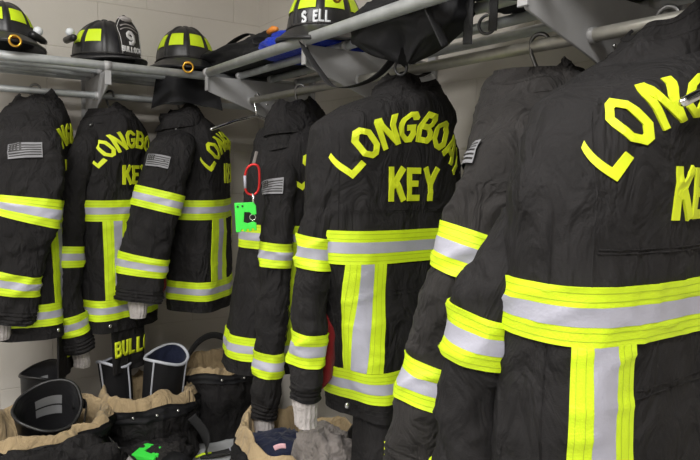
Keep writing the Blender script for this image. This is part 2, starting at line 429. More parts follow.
    # sleeves
    for side_i, (keys, nm) in enumerate(((left,'l'),(right,'r'))):
        sl = Sleeve(keys, seed+side_i*3.7); sgn = 1
        tt = [2*PI*i/48 for i in range(48)]; L = sl.L
        ls = frange(0, L-.05, int(L/.011)); pl = []
        m = MB(); m.grid(lambda u, v: sl.P(u, v), tt, ls, True)
        # pleated end of the sleeve
        cu = frange(L-.05, L, 20)
        m.grid(lambda u, v: sl.P(u, v, .002*math.sin((v-L)*2*PI/.0125)-.001), tt, cu, True)
        m.grid(lambda u, v: sl.P(u, L-v, -.002-v*.12), tt, [0,.02,.05], True, 1, flip=True)
        p0 = sl.P(0,0); m.add([sl.P(u, 0) for u in tt] + [sl.at(0)[0]+Vector((0,0,.01))], [(i, 48, (i+1) % 48) for i in range(48)])
        m.grid(lambda q, v: sl.P(PI*.72+q*.03, v, .0025 if q == 0 else 0), [-1,0,1], frange(.03, L-.05, 50), False)
        m.grid(lambda q, v: sl.P(-PI*.62+q*.03, v, .0025 if q == 0 else 0), [-1,0,1], frange(.03, L-.05, 50), False)
        so = m.build('sleeve', [cloth, M['dark']], root)
        for a in lst:
            t = MB(); tape(t, sl.P, tt, a*L-.038, a*L+.038, True); t.build('reflective_band', TM(), so)
        # knitted wristlet
        p, a, bb, T = sl.at(L)
        m = MB(); wr = Sleeve([(p.x-T.x*.03, p.y-T.y*.03, p.z+.03, .024, .034), (p.x, p.y, p.z, .025, .034), (p.x+T.x*.03, p.y, p.z-.03, .023, .031), (p.x+T.x*.05, p.y, p.z-.066, .019, .025)], seed, .003)
        m.grid(lambda u, v: wr.P(u, v, .0012*math.cos(u*14)), [2*PI*i/84 for i in range(84)], frange(0, wr.L, 12), True)
        m.grid(lambda u, v: wr.P(u, wr.L-v, -.003), [2*PI*i/84 for i in range(84)], [0,.03,.06], True, 0, flip=True)
        m.build('wristlet', M['knit'], so)
        if side_i == 0 and flag:      # flag patch on the left arm
            t = MB(); fw, fh = .068, .043; l0, u0 = flagpos
            def ff(x, y, o):
                p_, a_, b_, T_ = sl.at(l0-y); return sl.P(u0 + x/((a_+b_)/2*1.0), l0-y, o)
            t.grid(lambda x, y: ff(x, y, .005), frange(-fw/2, fw/2, 8), frange(-fh/2, fh/2, 6), False, 1, flip=True)
            for i in range(6):
                y0 = -fh/2 + fh*(i*2+.6)/12.2
                t.grid(lambda x, y: ff(x, y, .0065), frange(-fw/2 if i < 3 else -fw/2, fw/2 if i < 3 else fw*.08, 8), frange(y0, y0+fh/12.2*1.05, 1), False, 0, flip=True)
            for i in range(3):
                for j in range(4):
                    cx0 = fw*(.16+.1*j); cy0 = fh*(.08+.14*i)
                    t.grid(lambda x, y: ff(x, y, .0065), [cx0-.0015, cx0+.0015], [cy0-.0015, cy0+.0015], False, 0, flip=True)
            for (x0, x1, y0, y1) in ((-fw/2,fw/2,fh/2-.002,fh/2),(-fw/2,fw/2,-fh/2,-fh/2+.002),(-fw/2,-fw/2+.002,-fh/2,fh/2),(fw/2-.002,fw/2,-fh/2,fh/2)):
                t.grid(lambda x, y: ff(x, y, .0066), frange(x0, x1, 6), frange(y0, y1, 4), False, 0, flip=True)
            lbl(t.build('flag_patch', [M['flag'], M['leather']], so), 'grey and black striped flag patch')
    if flap:      # name flap hanging below the hem at the back
        m = MB(); fx = frange(-.17*k, .15*k, 22)
        def ff(x, z, o=0): return b.X(x, max(z, hem), -.012) + Vector((0, -o+(14*max(0, x-.0)**2 if name_curl else 0)+.006*math.sin(x*30+seed)*max(0, hem-z)*5, min(0, z-hem)))
        zz = frange(hem+.05, hem-.17, 14)
        m.grid(lambda x, z: ff(x, z, 0), fx, zz, False, flip=True); m.grid(lambda x, z: ff(x, z, -.006), fx, zz, False)
        m.grid(lambda x, o: ff(x, zz[-1], o), fx, [0,-.006], False)
        for x in (fx[0], fx[-1]): m.grid(lambda o, z: ff(x, z, o), [0, -.006], zz, False)
        fo = m.build('name_flap', cloth, root)
        t = MB(); text_on(t, 'BULLOCK', lambda x, y, z: ff(x+namex, y+hem-.075, z), .062, .036, .2, .003, .72, .012)
        t.build('name_lettering', M['lettering'], fo)
        m = MB(); p = b.X(-.185*k, hem+.028, .003); m.sphere(p, (.008,.005,.008), 14, 8); m.build('snap', M['snap'], root)
    if red:       # red lining bulging out at the open front edge
        x, y, z, rx, ry, rz = red
        m = MB(); m.sphere((x, y, z), (rx, ry, rz), 24, 18, fn=lambda d: 1+.12*noise.noise(Vector((d.x*2+seed, d.y*2, d.z*3))))
        m.build('lining', M['red'], root)
    return root, b

XR = -.276
def mirror(keys): return [(-x, y, z, a, b) for x, y, z, a, b in keys]
def S(pts, a, b, y0=0):
    """sleeve keys from (x, y, z) points; the first two sit inside the shoulder"""
    out = []; n = len(pts)
    for i, p in enumerate(pts):
        t = i/(n-1); k = .75 if i == 0 else 1
        out.append((p[0], p[1]+y0, p[2], a*k, b*k))
    return out
normalR = S([(.09,0,-.145),(.15,.0,-.20),(.19,.03,-.32),(.205,.05,-.5),(.20,.06,-.68),(.195,.06,-.80)], .036, .06)
def shift(keys, dx): return [(x+dx, y, z, a, b) for x, y, z, a, b in keys]
YAW = dict(C8=D(9), C6=D(5), C5=D(32), C7=D(30), C1=D(70), C2=D(38), C3=D(60))
coats = {}
coats['C6'] = make_coat('turnout_coat', 'black turnout coat with full lime back lettering, third from the right on the right-hand rack', (XR,-1.546), YAW['C6'],
    S([(-.16,0,-.15),(-.245,-.01,-.20),(-.26,-.01,-.30),(-.276,-.0,-.44),(-.294,.0,-.64),(-.295,.01,-.80)], .034, .041), shift(normalR,-.04), 6, k=.93, fl=-.12, dx=-.075, tx=-.004, slope=.2, textk=.95, flag=False, hem=-.855, lst=(.50,.82), red=(-.238,.03,-.69,.032,.05,.11), collar=(.095,.01,-.006), label_on=True)
coats['C8'] = make_coat('turnout_coat', 'nearest black turnout coat, largest in view, at the right end of the right-hand rack', (XR,-2.224), YAW['C8'],
    S([(-.16,.02,-.18),(-.23,.03,-.245),(-.28,.05,-.33),(-.31,.09,-.42),(-.32,.11,-.53),(-.325,.12,-.68),(-.33,.12,-.89)], .042, .046), shift(normalR,-.03), 8, k=1.09, dx=-.105, slope=1.35, tx=-.036, tz=-.012, fold=.011, vx=.187, flag=False, tsz=.066, lst=(.485,.81), collar=(.11,.0,.0), textk=.96)
coats['C7'] = make_coat('turnout_coat', 'worn charcoal turnout coat showing its flag-patched left sleeve, just left of the nearest coat', (XR,-1.962), YAW['C7'],
    S([(-.14,0,-.16),(-.20,.0,-.22),(-.245,.03,-.31),(-.265,.06,-.43),(-.265,.10,-.60),(-.28,.13,-.79)], .042, .052), normalR, 7, k=.98, cl='black2', letters=False, fold=.011, slope=1.5, lst=(.40,.75), collar=(.065,.01,.0), flagpos=(.12,1.3))
coats['C5'] = make_coat('turnout_coat', 'black turnout coat with high collar and red carabiner, at the corner end', (XR,-.951), YAW['C5'],
    S([(-.09,-.01,-.15),(-.14,-.02,-.2),(-.185,-.04,-.31),(-.20,-.035,-.53),(-.215,-.025,-.82),(-.22,-.015,-1.0)], .032, .046), normalR, 5, k=.95, dk=1.3, leany=.12, dx=.035, hem=-.885, lst=(.41,.80), collar=(.125,.03,.01), cw=1.35, slope=.5, zoff=-.045, flagpos=(.16,.25), flap=False)
coats['C1'] = make_coat('turnout_coat', 'black turnout coat with flag-patched sleeve, leftmost on the back-wall rack', (-1.002,XR), YAW['C1'],
    S([(-.12,-.02,-.15),(-.19,-.02,-.20),(-.225,-.03,-.30),(-.24,-.02,-.43),(-.24,.04,-.62),(-.23,.07,-.79)], .045, .105), normalR, 1, k=.95, slope=.5, lst=(.44,.80), collar=(.10,.0,0), flagpos=(.13,-.05))
coats['C2'] = make_coat('turnout_coat', 'black turnout coat with vertical lime stripe and name flap, middle of the back-wall rack', (-.744,XR), YAW['C2'],
    S([(-.08,0,-.15),(-.12,0,-.2),(-.165,.02,-.32),(-.20,.03,-.52),(-.215,.02,-.76),(-.18,.0,-.95)], .045, .05), normalR, 2, k=.78, slope=1.1, textk=.86, tsz=.068, tx=-.014, lst=(.57,.87), hem=-.89, dx=.02, namex=.0, tz=.012, name_curl=True, flag=False, collar=(.065,0,0))
coats['C3'] = make_coat('turnout_coat', 'black turnout coat with bent flag-patched sleeve, rightmost on the back-wall rack', (-.463,XR), YAW['C3'],
    S([(-.10,-.01,-.15),(-.17,.0,-.20),(-.215,.02,-.30),(-.235,.05,-.44),(-.25,.09,-.61),(-.26,.11,-.77)], .045, .085), normalR, 3, k=.88, dx=.05, dy=-.065, fl=-.03, hem=-.845, slope=1.0, lst=(.43,.80), red=(-.17,.07,-.71,.04,.045,.075), flagpos=(.16,.3), collar=(.09,0,0), flap=False)

for (x, y, yaw, t) in ((XR,-1.546,YAW['C6'],'dark wire hanger hook holding the coat with full back lettering'),(XR,-2.224,YAW['C8'],'dark hanger hook over the rod above the nearest coat'),
        (XR,-1.962,YAW['C7'],'dark hanger hook over the rod above the worn charcoal coat'),(XR,-.951,YAW['C5'],'thin hanger hook above the coat with the red carabiner'),
        (-1.002,XR,YAW['C1'],'hanger hook at the far left of the back-wall rack'),(-.744,XR,YAW['C2'],'chrome hanger hook over the middle coat of the back-wall rack'),(-.463,XR,YAW['C3'],'hanger hook of the rightmost coat on the back-wall rack')):
    make_hanger(x, y, ZO+.273, yaw, t, group='coat hangers on the rods', arm=.11, drop=-.02)
make_hanger(XR, -.60, ZO+.273, D(4), 'empty chrome hanger by the first bracket of the right-hand rack', M['chrome'], group='coat hangers on the rods')
make_hanger(XR, -2.385, ZO+.273, D(0), 'empty chrome hanger in front of the nearest coat', M['chrome'], drop=-.026, arm=.222, group='coat hangers on the rods')

# ------------------------------------------------------------------ room
RX, RY, HC = -3.2, -4.6, 2.55
def panel(name, P, uvf, mat):
    me = bpy.data.meshes.new(name); me.from_pydata(P, [], [(0,1,2,3),(4,7,6,5),(0,4,5,1),(1,5,6,2),(2,6,7,3),(3,7,4,0)]); me.materials.append(mat)
    uv = me.uv_layers.new(name='UVMap')
    for l in me.loops: uv.data[l.index].uv = uvf(me.vertices[l.vertex_index].co)
    o = bpy.data.objects.new(name, me); COL.objects.link(o); return struct(o)
def slab(name, lo, hi, uvf, mat):
    x0,y0,z0 = lo; x1,y1,z1 = hi
    return panel(name, [(x0,y0,z0),(x1,y0,z0),(x1,y1,z0),(x0,y1,z0),(x0,y0,z1),(x1,y0,z1),(x1,y1,z1),(x0,y1,z1)][:0] or
        [(x0,y0,z0),(x0,y1,z0),(x1,y1,z0),(x1,y0,z0),(x0,y0,z1),(x0,y1,z1),(x1,y1,z1),(x1,y0,z1)], uvf, mat)
T_ = .1
slab('wall_back', (RX-T_,0,0), (T_,T_,HC), lambda c: (c.x+.13, c.z), M['wall'])
slab('wall_right', (0,RY-T_,0), (T_,0,HC), lambda c: (c.y+.1, c.z), M['wall'])
slab('wall_left', (RX-T_,RY-T_,0), (RX,0,HC), lambda c: (c.y, c.z), M['wall'])
slab('wall_front', (RX,RY-T_,0), (0,RY,HC), lambda c: (c.x, c.z), M['wall'])
slab('floor', (RX-T_,RY-T_,-T_), (T_,T_,0), lambda c: (c.x, c.y), M['floor'])
slab('ceiling', (RX-T_,RY-T_,HC), (T_,T_,HC+T_), lambda c: (c.x, c.y), M['ceiling'])

# ------------------------------------------------------------------ racks
ZT = ZO+.374-.016; ZR = ZO+.268; DP = .45
def rack(label, axis, a0, a1, plates, extra):
    """axis 'x': along the back wall; 'y': along the right wall. a = coordinate along the wall"""
    def W(a, d, z): return (a, -d, z) if axis == 'x' else (-d, a, z)
    r = thing('coat_rack', label, 'rack', W((a0+a1)/2, 0, ZT))
    base = Vector(r.location)
    def L(a, d, z): return Vector(W(a, d, z)) - base
    tm = M['tubem'] if axis == 'x' else M['tubeold']
    m = MB(); m.tube([L(a0, DP, ZT), L(a1, DP, ZT)], .0155, 20); m.build('front_rail', M['tubem'], r)
    for d in (.322, .19, .072):
        m = MB(); m.tube([L(a0, d, ZT), L(a1, d, ZT)], .0125, 16); m.build('shelf_rail', M['tubem'], r)
    m = MB(); m.tube([L(a0, .276, ZR), L(a1, .276, ZR)], .0125, 18); m.build('hanging_rod', tm, r)
    for p in plates:
        m = MB(); poly = [(.002, ZT-.012), (DP, ZT-.012), (DP+.004, ZT-.02), (DP+.004, ZT-.062), (DP-.004, ZT-.07), (.276, ZT-.128), (.002, ZT-.235)]
        th = .0055
        m.prism(poly, lambda d, z, h: L(p-th/2+h, d, z), th)
        # turned front lip and tube sockets
        lo = L(p-.011, DP+.001, ZT-.066); hi = L(p+.011, DP+.0075, ZT-.014)
        m.box([min(a,b) for a,b in zip(lo,hi)], [max(a,b) for a,b in zip(lo,hi)])
        o = bevel(m.build('bracket', M['plate'], r), .001, 1)
        for d, z, rr in ((DP, ZT, .0175), (.322, ZT, .0145), (.19, ZT, .0145), (.072, ZT, .0145), (.276, ZR, .0148)):
            m = MB(); m.tube([L(p-.012, d, z), L(p+.012, d, z)], rr, 16); m.build('tube_socket', M['plate'], r)
        for dz in (.075, .10):
            m = MB(); m.sphere(L(p-.004, .21, ZT-dz), (.006,.006,.004), 10, 6); m.build('bolt', M['snap'], r)
        m = MB(); lo = L(p-.017, .0, ZT-.38); hi = L(p+.017, .014, ZT+.03)
        m.box([min(a,b) for a,b in zip(lo,hi)], [max(a,b) for a,b in zip(lo,hi)])
        bevel(m.build('wall_standard', M['plate'], r), .002, 1)
    return r
rack('tubular steel shelf rack with hanging rod along the back wall', 'x', -2.3, -.012, (-.786, -1.553), 0)
rack('tubular steel shelf rack with hanging rod running along the right wall', 'y', -3.4, -.535, (-.544, -1.311, -2.078, -2.845), 0)

# ------------------------------------------------------------------ helmets
def ring_path(c, r, ax, n=28):
    ax = Vector(ax).normalized(); a = ax.orthogonal().normalized(); b = ax.cross(a)
    return [Vector(c) + a*r*math.cos(2*PI*i/n) + b*r*math.sin(2*PI*i/n) for i in range(n)]
def helmet(label, loc, rz, tilt=(0,0), sc=1, shield=None, rear_text=None, lamp=None, ring=True, earflap=None):
    """front of the helmet is +y, the long brim runs out at -y"""
    r = thing('fire_helmet', label, 'helmet', loc, rz, 'fire helmets on the racks', rot=(tilt[0], tilt[1], rz)); r.scale = (sc,sc,sc)
    A, B, H = .106, .130, .142
    def dome(u, v, o=0):     # u azimuth from +y, v polar
        sx, sy, sz = math.sin(u)*math.sin(v), math.cos(u)*math.sin(v), math.cos(v)
        q = (u/(PI/4)+.5) % 1 - .5
        rb = .0045*math.exp(-(q*PI/4*math.sin(v)/.045)**2)*min(1, math.sin(v)*4)
        k = 1 + (o+rb)/.11
        return Vector((A*sx*k, B*sy*k, .018 + H*spow(sz, .9)*k))
    us = [2*PI*i/96 for i in range(96)]
    m = MB(); m.grid(lambda u, v: dome(u, v), us, [.02]+frange(.08, PI/2, 18), True, flip=False)
    m.tube(ring_path((0,0,.018+H+.002), .007, (0,0,1)), .006, 8, True)
    m.build('shell', M['helmet'], r)
    def out(u): 
        c = math.cos(u); rear = max(0, -c)
        return (.030 + .022*max(0, c)**3, .030 + .10*rear**2.2 + .03*max(0, c)**2)
    def brim(u, t, o=0):
        ox, oy = out(u); k = out(u)[1]
        rx, ry = A-.004 + (.034)*t, B-.004 + k*t
        droop = .012*t + .045*max(0, -math.cos(u))**2*t*t + .010*abs(math.sin(u))**4*t
        return Vector((math.sin(u)*rx, math.cos(u)*ry, .018 - droop + o))
    m = MB(); ts = frange(0, 1, 8)
    m.grid(lambda u, t: brim(u, t, .003), us, ts, True); m.grid(lambda u, t: brim(u, t, -.003), us, ts, True, flip=True)
    m.tube([brim(u, 1) for u in us], .0055, 8, True); m.build('brim', M['helmet'], r)
    m = MB(); m.tube([dome(u, PI/2, .001)*1 + Vector((0,0,.006)) for u in us], .004, 6, True); m.build('band', M['leather'], r)
    for i in range(8):        # lime panels between the ribs
        u0 = (i+.5)*PI/4
        if shield and i in (0, 7): continue
        m = MB()
        m.grid(lambda a, v: dome(u0+a*(.27-.07*(v-.75)/.4*-1 if 0 else .27), v, .0025), frange(-1, 1, 6), frange(.88, 1.27, 6), False)
        for s_ in (-1, 1): m.grid(lambda o, v: dome(u0+s_*.27, v, o), [-.002,.0025], frange(.88, 1.27, 6), False)
        m.build('lime_panel', M['lime'], r)
    if ring:
        m = MB(); c = brim(PI, 1) + Vector((0, -.010, -.006)); m.tube(ring_path(c, .0165, (0, 1, .15)), .0038, 10, True); m.build('hanging_ring', M['brass'], r)
        m = MB(); m.sphere(brim(PI, .93)+Vector((0,0,.006)), (.014,.012,.006), 12, 8); m.build('ring_bracket', M['orange'], r)
    if shield:
        def sf(x, z, o=0):   # leather front: leans back against the dome
            return Vector((x, B+.022+o - z*z*1.9 - x*x*3.0, .02+z))
        out_ = [(-.046,.0),(-.05,.07),(-.056,.10),(-.04,.128),(-.018,.148),(0,.155),(.018,.148),(.04,.128),(.056,.10),(.05,.07),(.046,.0)]
        def hw(z):
            pr = [(0,.046),(.07,.05),(.10,.056),(.128,.04),(.148,.018),(.155,.002)]
            for a, b in zip(pr, pr[1:]):
                if z <= b[0]: return a[1]+(b[1]-a[1])*(z-a[0])/(b[0]-a[0])
            return .002
        m = MB(); zz = frange(0, .155, 20)
        m.grid(lambda x, z: sf(x*hw(z), z, .004), frange(-1,1,10), zz, False, flip=True); m.grid(lambda x, z: sf(x*hw(z), z, -.002), frange(-1,1,10), zz, False)
        for s_ in (-1,1): m.grid(lambda o, z: sf(s_*hw(z), z, o), [-.002,.004], zz, False)
        sh = m.build('front_shield', M['leather'], r)
        m = MB()
        for s_ in (-1, 1): ribbon(m, [(s_*(hw(z)-.004), z) for z in frange(.004,.146,10)], 0, .0016, lambda x, z, h: sf(x, z, .0042+h), .001, .01)
        glyph(m, '9', lambda x, y, h: sf(-x, y+.066, .0042+h), .052, .0015, .26, .008)
        text_on(m, 'BULLOCK', lambda x, y, h: sf(-x, y+.022, .0042+h), .021, .0128, .26, .001, .8)
        m.build('shield_lettering', M['letterwhite'], sh)
        m = MB()
        ribbon(m, [(x, .118-8*x*x) for x in frange(-.036,.036,8)], 0, .005, lambda x, z, h: sf(x, z, .0042+h), .001, .01)
        ribbon(m, [(x, .105-8*x*x) for x in frange(-.04,.04,8)], 0, .004, lambda x, z, h: sf(x, z, .0042+h), .001, .01)
        m.build('shield_border', M['letterbrown'], sh)
        m = MB(); m.sphere((0, B-.018, .158), (.03,.022,.012), 16, 10, fn=lambda d: 1+.2*noise.noise(d*3)); lbl(m.build('crest', M['knit'], r), 'worn pale leather crest behind the shield')
    if rear_text:
        m = MB()
        for w, u0 in rear_text:
            for i, ch in enumerate(w):
                uc = u0 - (i-(len(w)-1)/2)*.155
                glyph(m, ch, lambda x, y, h, uc=uc: dome(uc-x/.118, PI/2-.13-y/.12, .002+h), .026, .0015, .24, .006)
        m.build('name_lettering', M['white'], r)
    if lamp:
        u0, v0 = lamp; d_ = dome(u0, PI/2-.1, .02) + Vector((0,0,v0))
        m = MB(); m.sphere(d_+Vector((0,0,.012)), .0165, 18, 12); lbl(m.build('lamp_globe', M['white'], r), 'small white globe lamp at the helmet side')
        m = MB(); n_ = Vector((math.sin(u0), math.cos(u0), 0)); t_ = Vector((n_.y, -n_.x, 0))
        m.tube([d_ - t_*.05+Vector((0,0,-.012)), d_ - t_*.03+Vector((0,0,-.012)), d_+t_*.045+Vector((0,0,-.012))], [.009,.013,.013], 12); m.build('lamp_body', M['rubber'], r)
    if earflap:
        w0, w1, h_ = earflap
        m = MB()
        def ef(x, z, o): return Vector((x*(w0+(w1-w0)*z), -.15 + .02*math.sin(x*4)+.03*x*x+o-.02*z, .0-h_*z-.02*x*x*z))
        for o, f_ in ((-.004, True), (.004, False)): m.grid(lambda x, z: ef(x, z, o), frange(-1,1,16), frange(0,1,8), False, flip=f_)
        for s_ in (-1,1): m.grid(lambda o, z: ef(s_, z, o), [-.004,.004], frange(0,1,8), False)
        m.grid(lambda x, o: ef(x, 1, o), frange(-1,1,16), [-.004,.004], False)
        m.build('ear_flap', M['dark'], r)
    return r
HZ = ZT+.016
helmet('black fire helmet with brass ring, leftmost on the back-wall shelf, cut by the picture edge', (-1.10,-.25,HZ+.035), D(4), tilt=(D(-7),0), lamp=(PI-.95,.0))
helmet('black fire helmet with leather front shield numbered 9 on the back-wall shelf', (-.755,-.25,HZ+.02), D(-152), shield=True, lamp=(D(108),.05), ring=False, sc=.98)
helmet('black fire helmet seen from behind with ear flap hanging through the shelf', (-.42,-.19,HZ+.035), D(-16), tilt=(D(-4),0), earflap=(.10,.125,.15), sc=1.1)
helmet('black fire helmet with white name letters on the right-hand shelf', (-.30,-1.15,HZ+.022), D(-36), rear_text=[('S', PI+.42), ('ELL', PI-.06)], ring=False, sc=1.05)
helmet('black fire helmet with brass ring, rightmost on the right-hand shelf, cut by the top edge', (-.30,-1.60,HZ+.085), D(-164), tilt=(D(-14),0), sc=1.0)

# ------------------------------------------------------------------ gear on the shelf
def lumpy(c, r, seed, amp=.18, nu=48, nv=28, sq=.7, flatz=None, fine=.05):
    m = MB(); c = Vector(c)
    def f(u, v):
        d = Vector((spow(math.cos(u), sq)*spow(math.sin(v), sq), spow(math.sin(u), sq)*spow(math.sin(v), sq), spow(math.cos(v), sq)))
        q = d.normalized()*1.0
        k = 1 + amp*frac((q.x*1.6+seed*3.1, q.y*1.6, q.z*1.6), 3) + fine*(1-2*abs(noise.noise(Vector((q.x*5+seed, q.y*5, q.z*5)))))
        p = Vector((d.x*r[0], d.y*r[1], d.z*r[2]))*k
        if flatz is not None and p.z < flatz: p.z = flatz + (p.z-flatz)*.12
        return c + p
    m.grid(f, [2*PI*i/nu for i in range(nu)], [max(.002, min(PI-.002, PI*j/nv)) for j in range(nv+1)], True, flip=True)
    return m
def strap(mb, pts, w=.012, t=.0012, up=(1,0,0), n=8, mi=0):
    keys = [tuple(p) for p in pts]; N = max(2, n*(len(keys)-1))
    path = [Vector(spline(keys, i/N*(len(keys)-1))) for i in range(N+1)]
    mb.tube(path, w, 8, False, mi, flat=t, up=up)
SH = ZT + .013
t = thing('duffel_bag', 'low black duffel bag lying on the right-hand shelf near the corner', 'bag', (-.23, -.56, SH))
lumpy((0,0,.055), (.16,.34,.06), 1, flatz=-.05).build('body', M['dark'], t)
m = MB(); strap(m, [(-.14,-.25,.06),(-.10,-.1,.125),(-.1,.08,.12),(-.13,.2,.06)], .014); m.build('carry_strap', M['strap'], t)
m = MB(); m.tube([(-.12,-.30,.095),(-.12,-.335,.098),(-.118,-.36,.096)], [.009,.012,.006], 10); lbl(m.build('pull_tab', M['orange'], t), 'orange pull tab')
tag(lumpy((-.24,-1.00,SH+.036), (.155,.17,.04), 4, flatz=-.033, fine=.09).build('folded_cloth', M['blue']), 'bright blue cloth showing between the rails of the right-hand shelf', 'cloth')
t = thing('gear_bag', 'black gear bag sagging between the shelf rails above the lettered coat', 'bag', (-.375, -1.66, SH+.0), group='black bags on the right-hand shelf')
def sag(lx, ly, top, bot, seed):
    m = MB()
    def f(u, v):
        cx, cy = spow(math.cos(u), .7), spow(math.sin(u), .7)
        zz = top+(bot-top)*v; k = (1-.08*v) if v < .55 else (.956-(v-.55)**1.2*(2.3+.3*noise.noise(Vector((cx*2+seed, cy*2, 0)))))
        if v < .12: k *= .80+.2*(v/.12)
        k = max(.03, k)
        p = Vector((cx*lx*k*(1 if v < .4 else 1), cy*ly*k, zz + .02*math.sin(cy*4+seed)*v + .012*noise.noise(Vector((cx*3, cy*5+seed, v*3)))))
        w = .012*(1-2*abs(noise.noise(Vector((cx*2+seed, cy*6, v*4)))))
        return p + Vector((cx*w, cy*w, 0))
    m.grid(f, [2*PI*i/56 for i in range(56)], frange(0, 1, 26), True, flip=True)
    m.add([f(2*PI*i/56, 1) for i in range(56)], [tuple(range(56))])
    m.add([f(2*PI*i/56, 0) for i in range(56)] + [(0,0,top+.01)], [(i, (i+1) % 56, 56) for i in range(56)])
    return m
sag(.06, .19, .035, -.095, 2).build('body', M['dark'], t)
m = MB(); strap(m, [(-.03,-.12,.04),(-.068,-.13,.02),(-.06,-.15,-.03),(-.03,-.17,-.10)], .013); m.build('strap', M['strap'], t)
m = MB(); m.tube(ring_path((.0,.02,-.118), .017, (1,.3,.1)), .0035, 10, True); m.build('ring', M['rubber'], t)
m = MB(); m.box((-.006,.012,-.108), (.006,.028,-.082)); bevel(m.build('snap_clip', M['snap'], t), .002)
t = thing('gear_bag', 'black gear bag with hanging webbing straps above the worn charcoal coat', 'bag', (-.375, -2.03, SH+.0), group='black bags on the right-hand shelf')
sag(.06, .18, .10, -.05, 5).build('body', M['dark'], t)
for (y, l, w_) in ((.17, .095, .014), (.10, .08, .012)):
    m = MB(); strap(m, [(.0,y,.02),(.005,y+.004,-.03),(.01,y+.01,-l)], w_, .0015, up=(0,1,0)); m.build('strap', M['strap'], t)
m = MB(); m.tube(ring_path((.02,.135,-.062), .018, (1,.4,0)), .0033, 10, True); m.build('ring', M['rubber'], t)
m = MB(); m.tube([(.02,.125,-.02),(.02,.128,-.048)], .005, 8); m.build('snap_clip', M['snap'], t)
tag(lumpy((-.17,-1.98,SH+.065), (.12,.24,.075), 9, flatz=-.08).build('gear_bag', M['dark']), 'large black bag added on the inner side of the right-hand shelf to shade the bracket, behind the sagging bags', 'bag', 'black bags on the right-hand shelf')  # bag added here to cast shade on the bracket below
tag(lumpy((-.25,-2.56,SH+.125), (.22,.36,.13), 11, flatz=-.12).build('gear_bag', M['dark']), 'black bag added on the right-hand shelf over the nearest coat to block light', 'bag', 'black bags on the right-hand shelf')  # added bag, sized to keep lamp light off the upper rack
m = MB(); strap(m, [(-.455,-1.30,1.478),(-.46,-1.335,1.44),(-.44,-1.37,1.39),(-.43,-1.43,1.345),(-.40,-1.50,1.345),(-.37,-1.56,1.375),(-.33,-1.60,1.45),(-.32,-1.62,1.492)], .011, .0013, up=(1,0,0))
tag(m.build('webbing_strap', M['strap']), 'thin black webbing strap looping down from the right-hand shelf rail', 'strap')

# ------------------------------------------------------------------ carabiner and green tool on the corner coat
cx, cy, cz = CAR = (-.505, -1.085, 1.095)
t = thing('carabiner', 'red carabiner clipped to the front of the corner coat', 'carabiner', CAR, D(-25))
pp = [(-.012,.036),(.006,.046),(.021,.034),(.022,-.02),(.012,-.042),(-.006,-.044),(-.018,-.03),(-.020,.010)]
cp = []
for i in range(len(pp)*6):
    n_ = len(pp); q = i/6; i0 = int(q); f_ = q-i0; a,b_,c_,d_ = [pp[(i0+j) % n_] for j in (-1,0,1,2)]
    cp.append(Vector([.5*((2*B)+(-A+C_)*f_+(2*A-5*B+4*C_-E_)*f_*f_+(-A+3*B-3*C_+E_)*f_**3) for A,B,C_,E_ in zip(a,b_,c_,d_)]))
m = MB(); m.tube([(p.x, 0, p.y) for p in cp], .0038, 10, True); m.build('body', M['redmetal'], t)
m = MB(); m.tube([(-.019,-.001,-.026),(-.0205,-.001,.012)], .0044, 10); m.build('gate', M['silver'], t)
m = MB(); strap(m, [(.004,0,.044),(.008,.004,.06),(.014,.01,.085)], .005, .002, up=(1,0,0)); m.build('webbing', M['greycloth'], t)
t = thing('swivel_clip', 'small metal swivel clip hanging from the red carabiner', 'clip', (cx+.004, cy-.001, cz-.075), D(-25))
m = MB(); m.tube([(.0,0,.034),(.002,0,.01),(.002,0,-.03)], [.006,.004,.005], 10); m.build('shank', M['chrome'], t)
m = MB(); m.tube(ring_path((.0,0,-.038), .009, (.2,1,0)), .002, 8, True); m.build('loop', M['chrome'], t)
t = thing('door_wedge_tool', 'bright green notched plastic tool hanging below the red carabiner', 'tool', (cx-.018, cy-.004, cz-.115), D(-25))
m = MB(); P_ = [(-.036,.045),(.020,.048),(.028,.038),(.030,.012),(.018,.010),(.010,.018),(-.006,.018),(-.008,-.012),(.004,-.016),(.020,-.010),(.030,-.014),(.031,-.036),
      (.024,-.037),(.023,-.030),(.016,-.031),(.016,-.038),(.008,-.039),(.008,-.032),(.001,-.033),(.001,-.040),(-.008,-.041),(-.008,-.034),(-.015,-.035),(-.015,-.042),(-.030,-.044)]
m.prism(P_[::-1], lambda x, y, h: Vector((x, h-.006, y)), .012); bevel(m.build('plate', M['green'], t), .0015)
for q in ((-.026,.034),(-.012,.036)):
    m = MB(); m.tube([(q[0],-.0075,q[1]),(q[0],.0075,q[1])], .003, 10); m.build('pin', M['rubber'], t)

